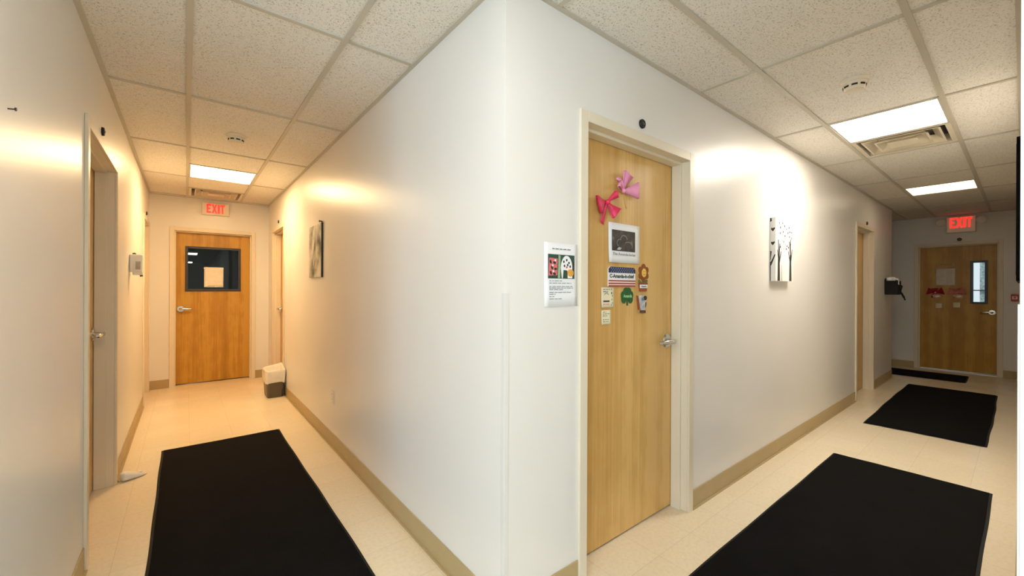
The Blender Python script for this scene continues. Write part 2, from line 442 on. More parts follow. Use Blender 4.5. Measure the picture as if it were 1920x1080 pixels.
def door(name, label, place, u, w, h, handle=None, lite=None, leaf=True, hz=1.02, threshold=False, hinge=None, veneer='wood'):
    (loc, rz) = place
    d = thing(name, label, 'door', loc, rz, kind='structure')
    c = M['trim']; F = -.014; k = .05; a = w/2; S = .038; R = .100; st = .015
    mb = MB()
    for s in (-1, 1):
        mb.box(s*a, s*(a+k), F, 0, 0, h+k, c); mb.box(s*a, s*(a+.028), 0, T+.01, 0, h, c)
        mb.box(s*(a-st), s*(a+.0005), S, R-.003, 0, h, c)
    mb.box(-a, a, F, 0, h, h+k, c); mb.box(-a-.028, a+.028, 0, T+.01, h, h+.028, c); mb.box(-a+st, a-st, S, R-.003, h-st, h+.0005, c)
    mb.build('door_frame', d, bevel=.0025)
    if not leaf: return d
    b0 = .012; g = .0035
    mb = MB(); W = M[veneer]; y0, y1 = R, R+.044; x0, x1, zt = -a+g, a-g, h-.004
    if lite:
        lx0, lx1, lz0, lz1 = lite
        mb.box(x0, lx0, y0, y1, b0, zt, W); mb.box(lx1, x1, y0, y1, b0, zt, W)
        mb.box(lx0, lx1, y0, y1, b0, lz0, W); mb.box(lx0, lx1, y0, y1, lz1, zt, W)
    else: mb.box(x0, x1, y0, y1, b0, zt, W)
    lf = mb.build('door_leaf', d)
    # dark gap behind the leaf
    mb = MB(); mb.box(-a, a, T+.011, T+.02, 0, h, M['seam'])
    if not lite: mb.build('door_backing', d)
    else: mb.bm.free()
    if lite:
        fw = .028; mb = MB(); bl = M['dgrey'] if lite[1]-lite[0] > .3 else M['black']
        for (p, q, r, s_) in ((lx0-.004, lx0+fw, lz0-.004, lz1+.004), (lx1-fw, lx1+.004, lz0-.004, lz1+.004), (lx0+fw, lx1-fw, lz0-.004, lz0+fw), (lx0+fw, lx1-fw, lz1-fw, lz1+.004)):
            mb.box(p, q, y0-.010, y1+.010, r, s_, bl)
        vf = mb.build('window_frame', lf, bevel=.003); vf['label'] = 'dark metal vision frame'
        mb = MB(); mb.box(lx0+fw*.7, lx1-fw*.7, (y0+y1)/2-.003, (y0+y1)/2+.003, lz0+fw*.7, lz1-fw*.7, M['glass'])
        mb.build('window_pane', lf)
    if handle: lever(d, handle*(a-.065), hz, R, -handle)
    if hinge:
        for zz in (.22, h/2, h-.22):
            mb = MB(); mb.lathe([(.006, zz-.05), (.006, zz+.05)], M['chrome'], 'Z', (hinge*(a-.004), R-.002, 0), 10); mb.build('hinge', d)
    if threshold:
        mb = MB(); mb.prism([(-a, 0), (a, 0), (a, .006), (-a, .006)], .02, T, M['alu']); q = mb.build('threshold', d); q['label'] = 'bright metal threshold'
    return d

mid = lambda d: (d[0]+d[1])/2
wid = lambda d: d[1]-d[0]
mb = MB(); mb.box(XL-T-.012, XL+.008, YJ-.012, YJ+.05, 0, 2.40, M['wall'])
tag(mb.build('trim_2', bevel=.003), 'pale edge trim at the left picture edge', 'trim', kind='structure')
door('door_2', 'recessed door with lever handle in the left wall, nearest the camera', onL(mid(D2)), 0, wid(D2), HD, handle=1, hz=1.03)
door('door_3', 'recessed door at the far end of the left wall', onL(mid(D3)), 0, wid(D3), HD)
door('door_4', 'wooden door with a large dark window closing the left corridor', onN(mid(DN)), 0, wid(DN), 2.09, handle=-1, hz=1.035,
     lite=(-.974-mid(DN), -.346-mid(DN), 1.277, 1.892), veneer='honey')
door('door_5', 'recessed door beside the waste bin, right wall of the left corridor', onC(mid(DC)), 0, wid(DC), HD, handle=-1, hz=1.03)
door('door_6', 'light wooden door covered with bows, papers and small signs', onR(mid(DR1)), 0, wid(DR1), HD, handle=1, hz=1.024)
door('door_7', 'narrow looking wooden door further along the right corridor', onR(mid(DR2)), 0, wid(DR2), HD, handle=-1)
LE = (-.905, -.729)     # world y of the lite in the end door
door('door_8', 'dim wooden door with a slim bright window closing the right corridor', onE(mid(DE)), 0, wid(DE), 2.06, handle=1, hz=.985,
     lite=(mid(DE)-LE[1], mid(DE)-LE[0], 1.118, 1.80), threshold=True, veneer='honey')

# unseen lobby windows, added to bring cool daylight to the near corner
def window(n, label, loc, rz, w, h):
    wn = thing('window_%d' % n, label, 'window', loc, rz, kind='structure')
    mb = MB(); t = .05; a = w/2
    for q in ((-a, -a+t, 0, h), (a-t, a, 0, h), (-a+t, a-t, 0, t), (-a+t, a-t, h-t, h), (-.025, .025, t, h-t)):
        mb.box(q[0], q[1], .04, .10, q[2], q[3], M['white'])
    mb.build('window_frame', wn, bevel=.004)
    mb = MB(); mb.box(-a-.03, a+.03, -.03, .04, -.03, 0, M['white']); mb.build('sill', wn, bevel=.004)
window(1, 'added wide lobby window, unseen behind the camera', (-3.05, YR, .8), PI, 2.7, 1.5)
window(2, 'added unseen lobby window on the west side, farther from the corridor', (XW, -4.0, .8), PI/2, 1.5, 1.5)
window(3, 'added unseen lobby window on the west side, nearer the corridor', (XW, -2.3, .8), PI/2, 1.5, 1.5)

# corner guards: slim angle strips over the two outside corners
def guard(label, x, y, sx, sy):
    z0, z1 = .115, 1.322; mb = MB(); wv = .019; th = .0022
    mb.box(x-sx*th, x+sx*wv, y-sy*th, y, z0, z1, M['guard']) if False else None
    # leg on the face looking along -x and leg on the face looking along sy
    mb.box(-th, 0, min(0, sy*wv), max(0, sy*wv), z0, z1, M['guard'])
    mb.box(-th, wv, -sy*th, 0, z0, z1, M['guard'])
    o = mb.build('corner_guard', None, bevel=.0007); o.location = (x, y, 0)
    tag(o, label, 'corner guard'); return o
guard('thin clear strip over the big wall corner in the middle', 0, 0, 1, 1)
guard('thin pale strip on the wall corner beside the black board, lower half', 0, YS, 1, -1)

# ------------------------------------------------------------------ ceiling fixtures
def troffer(label, x0, x1, y0, y1, mat, group='lay-in ceiling lights', z=ZC):
    t = thing('ceiling_light', label, 'ceiling light', ((x0+x1)/2, (y0+y1)/2, z), 0, group)
    a, b = (x1-x0)/2-.013, (y1-y0)/2-.013; f = .012
    mb = MB(); c = M['grid']
    for q in ((-a, -a+f, -b, b), (a-f, a, -b, b), (-a+f, a-f, -b, -b+f), (-a+f, a-f, b-f, b)):
        mb.box(*q, .001, .05, c)
    mb.box(-a, a, -b, b, .05, .06, c); mb.build('frame', t)
    mb = MB(); mb.box(-a+f, a-f, -b+f, b-f, .006, .012, mat); mb.build('diffuser', t)
    return t
G = 'square lit ceiling panels of the corridors'
troffer('lit square ceiling panel at the far end of the left corridor', -.96, -.365, 3.86, 4.47, M['lamp_warm'], G)
troffer('large lit ceiling panel next to the louvred vent, right corridor', 2.71, 3.32, -.94, -.345, M['lamp_neutral'], G)
troffer('smaller lit ceiling panel near the exit sign, right corridor', 5.76, 6.37, -.94, -.345, M['lamp_end'], G)
troffer('added lit ceiling panel over the lobby, unseen behind the camera', -.96, -.365, -3.46, -2.85, M['fill_rear'], G)  # unseen fill panel, added to brighten the space behind the camera
troffer('added lit ceiling panel over the corridor junction, out of view', -.96, -.365, -1.02, -.41, M['fill_rear'], G)  # extra panel above the view, added to light the near corner

def vent(label, x0, x1, y0, y1):
    t = thing('ceiling_vent', label, 'vent', ((x0+x1)/2, (y0+y1)/2, ZC), 0, 'louvred ceiling diffusers')
    a, b = (x1-x0)/2-.013, (y1-y0)/2-.013; c = M['cream']
    mb = MB(); mb.box(-a, a, -b, b, .075, .085, M['dgrey'])
    for q in ((-a, -a+.03, -b, b), (a-.03, a, -b, b), (-a+.03, a-.03, -b, -b+.03), (-a+.03, a-.03, b-.03, b)): mb.box(*q, .004, .075, c)
    mb.build('housing', t)
    def cone(h0, z0, h1, z1, cap):
        m2 = MB()
        P = lambda h, z: [(-h*a/b, -h, z), (h*a/b, -h, z), (h*a/b, h, z), (-h*a/b, h, z)]
        m2.rings([P(h0, z0), P(h1, z1)] + ([P(h1-.012, z1), ] if not cap else []), c, False, cap)
        return m2.build('louvre' if not cap else 'centre_plate', t, solid=.0015)
    cone(.235, .055, .205-.0, .008, False) if False else None
    cone(.165, .062, .228, .004, False)
    cone(.095, .062, .158, .000, False)
    cone(.050, .050, .088, -.003, False)
    m2 = MB(); m2.box(-.086*a/b, .086*a/b, -.086, .086, -.004, -.001, c); m2.build('centre_plate', t, bevel=.001)
    return t
vent('louvred cream vent in the ceiling above the left exit sign', -.96, -.365, 5.08, 5.69)
vent('louvred cream vent right behind the large lit panel, right corridor', 3.32, 3.93, -.94, -.345)

def detector(label, x, y, r=.068):
    t = thing('smoke_detector', label, 'smoke detector', (x, y, ZTILE), 0, 'round ceiling smoke detectors')
    mb = MB(); c = M['cream']
    mb.lathe([(r, 0), (r, -.010), (r*.95, -.016), (r*.80, -.019)], c, cap1=True); mb.build('base', t, smooth=True)
    mb = MB(); mb.lathe([(r*.82, -.018), (r*.80, -.030), (r*.74, -.046), (r*.62, -.056), (r*.3, -.059), (.004, -.0595)], c); mb.build('head', t, smooth=True)
    for k in range(8):
        an = 2*PI*k/8+.2; mb = MB()
        for (z0, r0, z1, r1) in ((-.034, .795, -.044, .765),):
            A = [(r*r0*math.cos(an+q), r*r0*math.sin(an+q), z0) for q in (-.26, 0, .26)]
            B = [(r*r1*math.cos(an+q), r*r1*math.sin(an+q), z1) for q in (-.26, 0, .26)]
            mb.strip(A, B, M['seam'])
        mb.build('slot', t, solid=.002)
    return t
detector('round smoke detector on the ceiling of the left corridor', -.66, 2.68)
detector('round smoke detector in front of the large lit panel, right corridor', 2.05, -.646)
s_ = MB(); s_.lathe([(.05, 0), (.05, -.02), (.035, -.032), (.01, -.036)], M['cream'])
o = s_.build('ceiling_sensor', smooth=True); o.location = (8.28, -.53, ZTILE); tag(o, 'small round sensor on the ceiling before the right exit sign', 'sensor')

# ------------------------------------------------------------------ wall fittings
def disc(label, place, r=.022):
    (loc, rz) = place
    t = thing('door_sensor', label, 'sensor', loc, rz, 'round black discs above the doors')
    mb = MB(); mb.lathe([(r, 0), (r, -.008), (r*.85, -.012), (r*.5, -.012)], M['black'], 'Y'); mb.build('housing', t, smooth=True)
    mb = MB(); mb.lathe([(r*.5, -.011), (r*.3, -.0145), (.001, -.0155)], M['dgrey'], 'Y'); mb.build('lens', t, smooth=True)
disc('small round black disc above the door with pink bows', onR(.905, 2.209), .024)
disc('small round black disc above the left-wall door near the camera', onL(2.0, 2.219), .024)
disc('small round black disc above the door beside the waste bin', onC(4.957, 2.211))
disc('small round black disc above the narrow door of the right corridor', onR(5.86, 2.187))
disc('small round black disc above the far left-wall door', onL(5.30, 2.215))
disc('small round black disc between right exit sign and dim door', onE(-.612, 2.150), .028)

EXIT = {'E': [[(0,0),(1,0),(1,.2),(.36,.2),(.36,.41),(.85,.41),(.85,.59),(.36,.59),(.36,.8),(1,.8),(1,1),(0,1)]],
        'X': [[(0,0),(.34,0),(.5,.3),(.66,0),(1,0),(.68,.5),(1,1),(.66,1),(.5,.7),(.34,1),(0,1),(.32,.5)]],
        'I': [[(.32,0),(.68,0),(.68,1),(.32,1)]],
        'T': [[(.32,0),(.68,0),(.68,.8),(1,.8),(1,1),(0,1),(0,.8),(.32,.8)]]}
def exit_sign(label, place, w, h, lw, lh, lz, heads=False):
    (loc, rz) = place
    t = thing('exit_sign', label, 'exit sign', loc, rz)
    mb = MB(); mb.box(-w/2, w/2, -.052, 0, -h/2, h/2, M['cream']); mb.build('housing', t, bevel=.006)
    mb = MB(); mb.box(-w/2+.012, w/2-.012, -.0545, -.051, -h/2+.012, h/2-.012, M['exit_face']); mb.build('face_plate', t, bevel=.001)
    x = -lw/2; ws = {'E': .25, 'X': .31, 'I': .13, 'T': .25}; gap = .02
    for ch in 'EXIT':
        mb = MB(); cw = ws[ch]*lw
        for P in EXIT[ch]:
            if ch == 'I': P = [(0,0),(1,0),(1,1),(0,1)]
            mb.prism([(x+p*cw, lz-lh/2+q*lh) for p, q in P], -.058, -.054, M['exit_red'])
        b = mb.build('letter', t); b['label'] = 'glowing red letter '+ch
        x += cw+gap*lw
    if heads:
        for s in (-1, 1):
            mb = MB(); cx = s*(w/2+.058)
            mb.lathe([(.018, -.01), (.05, -.035), (.062, -.062), (.060, -.066)], M['cream'], 'Y', (cx, -.03, .045), 20, True, False)
            hd = mb.build('lamp_head', t, smooth=True)
            mb = MB(); mb.lathe([(.057, -.062), (.03, -.070), (.002, -.072)], M['white'], 'Y', (cx, -.03, .045), 20); mb.build('lens', hd, smooth=True)
            mb = MB(); mb.tube([(s*w/2*.98, -.03, .045), (cx, -.035, .045)], .012, M['cream']); mb.build('arm', hd)
    return t
exit_sign('red EXIT sign above the door with the dark window, left corridor', onN(-.648, 2.414), .315, .165, .205, .125, .004)
exit_sign('red EXIT sign with two lamp heads above the dim right-hand door', onE(-.630, 2.388), .325, .26, .245, .165, .030, True)

def frame_canvas(): pass
# white canvas print with bare trees, right corridor
t = thing('canvas_picture', 'white canvas with black tree trunks and scattered dark leaves', 'picture', *[(2.66, 0, 1.405), 0])
w, h, dp = .385, .505, .040
mb = MB(); mb.box(0, w, -dp, 0, 0, h, M['canvas']); e = .0006; K = M['artblack']; y0 = -dp-e
def trunk(x, wd, top, br):
    mb.prism([(x-wd, 0.002), (x+wd, 0.002), (x+wd*.62, top), (x-wd*.62, top)], y0, -dp+.001, K)
    for (dx, dz, st) in br:
        mb.prism([(x-wd*.3, st), (x+wd*.4, st-.016), (x+dx+.006, st+dz), (x+dx-.006, st+dz)], y0-.0003, -dp+.001, K)
trunk(.066, .027, .20, [(-.03, .10, .15), (.05, .10, .14), (.02, .13, .17), (-.01, .15, .18)])
trunk(.325, .027, .22, [(-.05, .11, .14), (.04, .12, .15), (.0, .17, .18), (-.02, .14, .19)])
mb.prism([(.115, .002), (.14, .002), (.130, .13), (.118, .13)], y0, -dp+.001, M['artgrey'])
mb.prism([(.16, .25), (.178, .25), (.172, .36), (.165, .36)], y0, -dp+.001, M['artgrey'])
random.seed(4)
for i, (x, z) in enumerate([(.03,.44),(.075,.465),(.10,.43),(.15,.47),(.13,.44),(.19,.45),(.235,.43),(.29,.445),(.335,.46),(.31,.41),(.35,.41),(.27,.40),(.06,.385),(.095,.385),(.16,.40),(.20,.37),(.25,.37),(.30,.37),(.35,.36),(.17,.32),(.21,.30),(.25,.29),(.06,.28),(.10,.275),(.14,.33),(.23,.265),(.28,.28),(.33,.31),(.29,.33)]):
    mb.ell(x, z, random.uniform(.009, .013), random.uniform(.006, .009), y0, -dp+.001, K if i % 4 else M['artgrey'], 8, random.uniform(0, 3))
    # painted left edge of the canvas
def side(pts, m):
    a = [mb.bm.verts.new((-.0006, y, z)) for y, z in pts]; mb.face(a, m)
for z in (.41, .30):
    side([(-.006, z), (-.020, z-.018), (-.036, z+.006), (-.030, z+.014), (-.020, z+.008), (-.010, z+.013)], K)
side([(-.002, .15), (-.010, .16), (-.034, .215), (-.038, .205), (-.014, .135), (-.002, .11)], K); side([(-.002, .24), (-.012, .235), (-.006, .17), (-.002, .16)], K)
side([(0, .47), (-.012, .475), (-.01, .5), (0, .5)], K); side([(-.001, 0), (-.006, 0), (-.006, .15), (-.001, .15)], K)
mb.build('canvas', t, recalc=False)

# abstract painting, left corridor
(loc, rz) = onC(2.93, 1.433)
t = thing('wall_painting', 'narrow grey abstract painting on the left corridor wall', 'picture', loc, rz)
mb = MB(); mb.box(-.23, .23, -.016, 0, 0, .495, M['abstract']); mb.build('canvas', t, bevel=.002)
mb = MB(); mb.box(.2302, .2325, -.0165, 0, -.001, .496, M['artblack']); q = mb.build('canvas_edge', t); q['label'] = 'dark painted edge'
mb = MB(); mb.lathe([(.006, 0), (.006, -.022), (.010, -.024), (.010, -.028)], M['dgrey'], 'Y', (.20, 0, .508), 12); mb.build('hanging_nail', t, smooth=True)

def dashes(mb, x0, x1, rows, m, y, th=.0035, jitter=.25):
    for z, fr in rows:
        x = x0
        end = x0+(x1-x0)*fr
        while x < end-.004:
            L = min(random.uniform(.010, .028), end-x); mb.box(x, x+L, y-.0003, y+.0002, z-th/2, z+th/2, m); x += L+.005
def sheet(mb, x0, x1, z0, z1, m, bow=.004, lift=.006, n=8, k=6, y=-.0008):
    """a sheet of paper that bows off the surface a little at its lower and right edge"""
    V = []
    for j in range(k+1):
        row = []
        for i in range(n+1):
            u, v = i/n, j/k
            d = bow*math.sin(PI*u)*(.4+.6*(1-v))*.5+lift*(1-v)**3*(.6+.4*math.cos(9*u))
            row.append(mb.bm.verts.new((x0+(x1-x0)*u, y-d, z0+(z1-z0)*v)))
        V.append(row)
    for j in range(k):
        for i in range(n): mb.face([V[j][i], V[j][i+1], V[j+1][i+1], V[j+1][i]], m)

# flyer on the wall beside the near door
t = thing('flyer', 'white paper flyer with a colourful picture taped beside the near door', 'paper notice', (.31, 0, 1.40), 0)
mb = MB(); sheet(mb, -.103, .103, -.138, .138, M['paper'], .001, .003); mb.build('sheet', t, smooth='all', solid=.0004)
Y = -.0030
mb = MB(); mb.box(-.082, .080, Y, Y+.001, -.016, .088, M['dkgreen'])
mb.prism([(-.080,-.004),(-.028,-.002),(-.026,.070),(-.076,.072)], Y-.0004, Y, M['rose'])
for (x, z) in [(-.068,.055),(-.045,.052),(-.060,.03),(-.038,.025),(-.066,.008),(-.045,.004)]: mb.ell(x, z, .006, .009, Y-.0008, Y, M['print_dark'], 8, x*40)
for (x, z) in [(-.055,.04),(-.04,.062),(-.052,.015)]: mb.ell(x, z, .005, .005, Y-.0008, Y, M['paper'], 8)
mb.prism([(-.024,-.014),(-.010,-.014),(-.008,.084),(-.020,.086)], Y-.0004, Y, M['ltgreen'])
arch = [(-.006+.066*math.cos(a)*.55+.036, .03+.055*math.sin(a)) for a in [PI*i/12 for i in range(13)]]
mb.prism(arch[::1]+[(.0,-.014),(.066,-.014)][::1], Y-.0005, Y, M['paper'])
mb.prism([(.006,-.014),(.036,-.014),(.034,.02),(.010,.022)], Y-.0009, Y, M['dkgreen'])
mb.ell(.054, .010, .020, .017, Y-.0012, Y, M['orange'], 14)
for (x, z) in [(.012,.058),(.030,.066),(.044,.054),(.016,.040),(.036,.044),(.052,.038)]: mb.ell(x, z, .005, .006, Y-.0009, Y, M['print_dark'], 8)
mb.ell(.030, .034, .006, .005, Y-.001, Y, M['rose'], 8); mb.prism([(.064,.02),(.079,.02),(.079,.06),(.072,.06)], Y-.0008, Y, M['print_dark'])
mb.build('printed_picture', t)
mb = MB(); random.seed(3)
dashes(mb, -.058, .060, [(.112, 1)], M['print_grey'], Y, .004); mb.build('title_line', t); mb = MB()
dashes(mb, -.075, .075, [(-.026, .55), (-.036, .9), (-.050, .95), (-.057, .97), (-.064, .6), (-.076, .9), (-.084, .25), (-.094, .2), (-.104, .5)], M['print_grey'], Y-.0004, .0026)
mb.build('printed_text', t)

# ---- things stuck on the near door; the leaf face is at y = .10
LY = .0992
def ribbon_loop(mb, c, ang, L, wd, lift, m, tw=0.):
    """one flattened loop of wide ribbon standing off the door"""
    A, B = [], []
    for i in range(17):
        s = i/16; r = L*math.sin(PI*s)**.75; out = lift*(.25+.9*math.sin(PI*s))*(1 if s < .5 else .45)
        hw = wd*(.18+.82*math.sin(PI*s))
        dx, dz = math.cos(ang), math.sin(ang)
        px, pz = c[0]+dx*r, c[1]+dz*r
        nx, nz = -dz, dx
        A.append((px+nx*hw, c[2]-out-tw*.3*hw, pz+nz*hw)); B.append((px-nx*hw, c[2]-out*.75+tw*.3*hw, pz-nz*hw))
    mb.strip(A, B, m)
def tail(mb, c, ang, L, wd, m):
    A, B = [], []
    for i in range(8):
        s = i/7; dx, dz = math.cos(ang+.35*s), math.sin(ang+.35*s); px, pz = c[0]+dx*L*s, c[1]+dz*L*s
        hw = wd*(.45+.5*s); nx, nz = -dz, dx; out = .008+.010*math.sin(3*s)
        A.append((px+nx*hw, c[2]-out, pz+nz*hw)); B.append((px-nx*hw, c[2]-out-.004, pz-nz*hw))
    mb.strip(A, B, m)
def bow(name, label, loc, rz, m, loops, tails, sc_=1., knotm=None, group=None, cat='bow'):
    t = thing(name, label, cat, loc, rz, group)
    for (ang, L, wd) in loops:
        mb = MB(); ribbon_loop(mb, (0, 0, 0), ang, L*sc_, wd*sc_, .032*sc_, m); mb.build('loop', t, smooth='all', solid=.0012)
    for (ang, L, wd) in tails:
        mb = MB(); tail(mb, (0, 0, 0), ang, L*sc_, wd*sc_, m); mb.build('tail', t, smooth='all', solid=.0012)
    mb = MB(); mb.lathe([(.001, -.001), (.012*sc_, -.004), (.014*sc_, -.014*sc_), (.009*sc_, -.024*sc_), (.001, -.027*sc_)], knotm or m, 'Y', (0, 0, 0), 12); mb.build('knot', t, smooth='all')
    return t
b1 = bow('ribbon_bow', 'hot pink folded ribbon bow on the light door, lower of two', (.738, LY, 1.790), 0, M['pinkred'],
    [(math.radians(196), .088, .046), (math.radians(-42), .082, .036), (math.radians(38), .078, .020)],
    [(math.radians(228), .125, .017), (math.radians(-62), .080, .017)])
b2 = bow('ribbon_bow', 'pale pink folded ribbon bow on the light door, upper of two', (.872, LY, 1.868), 0, M['pink'],
    [(math.radians(72), .098, .040), (math.radians(8), .118, .044), (math.radians(150), .060, .020)],
    [(math.radians(112), .085, .012)])
for pts in ([(.005, -.014, -.01), (-.004, -.016, -.035), (.010, -.013, -.060), (.028, -.008, -.092)], [(-.01, -.012, .0), (-.035, -.016, -.005), (-.052, -.012, .012), (-.04, -.010, .03)]):
    mb = MB(); mb.tube(pts, .0032, M['gold'], 8); q = mb.build('cord', b2, smooth='all'); q['label'] = 'gold cord end'

# photo sheet
t = thing('photo_sheet', 'white sheet with a dark photo and caption on the light door', 'paper notice', (.896, LY, 1.586), 0)
mb = MB(); sheet(mb, -.138, .140, -.106, .106, M['paper'], .002, .006); mb.build('sheet', t, smooth='all', solid=.0004)
mb = MB(); Y = -.0052; mb.box(-.110, .092, Y, Y+.003, -.043, .068, M['darkphoto'])
lt = M['grey_cut']
for (pts) in ([(-.070,-.036),(-.045,-.038),(-.030,-.026),(-.055,-.022)],):
    mb.prism(pts, Y-.0004, Y, lt)
def arc(cx, cz, rx, rz, a0, a1, wd, m):
    n = 12; o_ = [(cx+rx*math.cos(a0+(a1-a0)*i/n), cz+rz*math.sin(a0+(a1-a0)*i/n)) for i in range(n+1)]
    i_ = [(cx+(rx-wd)*math.cos(a0+(a1-a0)*i/n), cz+(rz-wd)*math.sin(a0+(a1-a0)*i/n)) for i in range(n+1)]
    for k in range(n): mb.prism([o_[k], o_[k+1], i_[k+1], i_[k]], Y-.0004, Y, m)
pg = M['print_grey']
arc(-.01, .012, .034, .034, .3, 2.9, .006, pg); arc(-.045, .0, .028, .022, 1.2, 4.2, .005, pg); arc(.03, -.012, .04, .024, -.5, 2.4, .005, pg)
mb.build('printed_photo', t)
mb = MB(); mb.text('The Amanda-lorian', .021, M['print_grey'], -.008, -.060, -.0068, .200); mb.build('caption', t)

# flag plaque
t = thing('name_plaque', 'flag striped plaque with a dark star band and black lettering', 'sign', (.872, LY, 1.404), 0)
w = .119; mb = MB()
mb.prism([(-w, -.051), (w, -.051), (w, .040), (w-.016, .053), (-w+.016, .053), (-w, .040)], -.006, 0, M['paper']); mb.build('board', t, bevel=.0008)
mb = MB(); mb.prism([(-w+.001, .021), (w-.001, .021), (w-.001, .040), (w-.0165, .0525), (-w+.0165, .0525), (-w+.001, .040)], -.0068, -.0055, M['navy'])
for r_, z in enumerate((.027, .036, .045)):
    for i in range(11 if r_ != 1 else 10):
        x = -.096+i*.0193+(.0096 if r_ == 1 else 0)
        P = [(x+(.0042 if j % 2 == 0 else .0017)*math.sin(j*PI/5), z+(.0042 if j % 2 == 0 else .0017)*math.cos(j*PI/5)) for j in range(10)][::-1]
        mb.prism(P, -.0074, -.0066, M['steel_star'])
mb.build('star_band', t)
mb = MB()
for z, m_ in ((-.0215, M['stripe']), (-.0285, M['stripe_pale']), (-.0355, M['stripe']), (-.042, M['stripe_pale']), (-.0485, M['stripe'])):
    mb.box(-w+.001, w-.001, -.0066, -.0055, z-.0036, z+.0036, m_)
mb.build('stripes', t)
mb = MB(); mb.text('C-Amanda-in-chief', .027, M['print_dark'], -.002, .003, -.0068, .212, .0008); mb.build('lettering', t)

# flower in a pot
t = thing('flower_sign', 'rust coloured flower cutout with smiling yellow centre in a pot', 'decoration', (1.070, LY, 1.400), 0)
mb = MB()
for k in range(6):
    an = PI/2+k*PI/3; mb.ell(.005+.031*math.cos(an), .031+.031*math.sin(an), .021, .019, -.004-.0001*k, 0, M['petal'], 14, an)
mb.ell(.005, .031, .03, .03, -.0055, 0, M['petal']); mb.build('petals', t)
mb = MB(); mb.ell(.003, .031, .0215, .025, -.008, -.005, M['yellow'], 18)
for x in (-.005, .009): mb.ell(x, .038, .0022, .003, -.0086, -.0075, M['print_dark'], 8)
for i in range(5): mb.ell(-.006+i*.0045, .024-.004*math.sin(PI*i/4), .0022, .0014, -.0086, -.0075, M['print_dark'], 6)
mb.build('face', t)
mb = MB()
for s in (-1, 1):
    mb.prism([(.0, -.032), (s*.038, -.006), (s*.046, -.016), (s*.03, -.034)][::s], -.004, 0, M['leafg'])
mb.box(-.004, .006, -.004, 0, -.034, .004, M['leafg']); mb.build('leaves', t)
mb = MB(); mb.prism([(-.034, -.075), (.030, -.075), (.043, -.026), (-.046, -.026)], -.006, 0, M['terra']); pot = mb.build('pot', t)
mb = MB(); mb.box(-.037, .037, -.0075, -.0055, -.056, -.036, M['paper']); mb.text('Amanda', .015, M['print_dark'], 0, -.046, -.0080, .05); mb.build('name_label', pot)

# shamrock
t = thing('shamrock_sign', 'green felt shamrock with pale lettering on the light door', 'decoration', (.921, LY, 1.299), 0)
mb = MB()
for (cx, cz) in ((0, .028), (-.032, -.006), (.032, -.006)):
    n = math.hypot(cx, cz); ux, uz = cx/n, cz/n
    k_ = .0002*(1+(cx > 0)+2*(cz > 0))
    mb.ell(cx-uz*.010, cz+ux*.010, .020, .024, -.004-k_, 0, M['green'], 14, math.atan2(uz, ux)); mb.ell(cx+uz*.010, cz-ux*.010, .020, .024, -.0045-k_, 0, M['green'], 14, math.atan2(uz, ux))
mb.ell(0, 0, .020, .020, -.0055, 0, M['green'], 12); mb.build('leaves', t)
mb = MB(); mb.prism([(-.004, -.05), (.006, -.052), (.003, -.005), (-.003, -.005)], -.004, 0, M['green']); mb.build('stem', t)
mb = MB(); mb.text('Amanda', .024, M['lime'], 0, .001, -.0058, .078, .0006); mb.build('lettering', t)

# two small cards
t = thing('note_card', 'cream card with small drawings, left of the shamrock', 'card', (.753, LY, 1.295), 0)
mb = MB(); sheet(mb, -.051, .051, -.052, .052, M['card'], .002, .004, 6, 4); mb.build('card', t, smooth='all', solid=.0006)
mb = MB(); Y = -.004; random.seed(9)
dashes(mb, -.040, .022, [(.042, .9), (.030, .8)], M['print_grey'], Y, .004)
mb.box(-.038, .012, Y-.0006, Y, -.024, -.016, M['print_dark'])
for (x, z) in ((.028, .042), (.030, .022), (.036, .008), (.032, -.012), (.036, -.03), (.028, -.04)): mb.ell(x, z, .0045, .006, Y-.0006, Y, M['print_dark'] if z == .022 else M['ltgreen'], 8)
arc(-.012, .01, .018, .014, .2, 2.9, .003, pg); dashes(mb, -.040, .02, [(-.036, 1)], M['rose'], Y, .003)
mb.build('printing', t)
t = thing('note_card', 'small pale yellow card under the cream card', 'card', (.741, LY, 1.191), 0)
mb = MB(); sheet(mb, -.037, .037, -.037, .037, M['yellowcard'], .002, .003, 6, 4); mb.build('card', t, smooth='all', solid=.0006)
mb = MB(); dashes(mb, -.030, .030, [(.028, .5), (.018, .9), (.008, .6), (-.012, .9), (-.022, .8)], M['print_grey'], -.0042, .003); mb.build('printing', t)

# grey cutout
t = thing('paper_cutout', 'small grey and white cutout under the flower, right of the shamrock', 'decoration', (1.058, LY, 1.252), 0)
mb = MB(); mb.prism([(-.018,-.034),(.024,-.036),(.030,.0),(.034,.046),(.0,.052),(-.040,.050),(-.030,.012)], -.010, -.006, M['grey_cut']); mb.build('body', t, bevel=.001)
mb = MB(); mb.ell(.020, .036, .015, .013, -.013, -.009, M['print_dark'], 10); mb.ell(-.002, .030, .012, .010, -.013, -.009, M['print_grey'], 10); mb.prism([(.022,-.02),(.030,-.01),(.032,.012),(.024,.01)], -.012, -.009, M['dkgreen']); mb.build('dark_marks', t)
mb = MB(); mb.prism([(-.016,-.048),(.030,-.050),(.026,-.034),(-.014,-.033)], -.010, 0, M['brown']); mb.build('feet', t)
mb = MB(); mb.prism([(-.044,.046),(-.050,.050),(-.036,-.03),(-.028,-.03)], -.008, 0, M['terra']); mb.build('edge_strip', t)

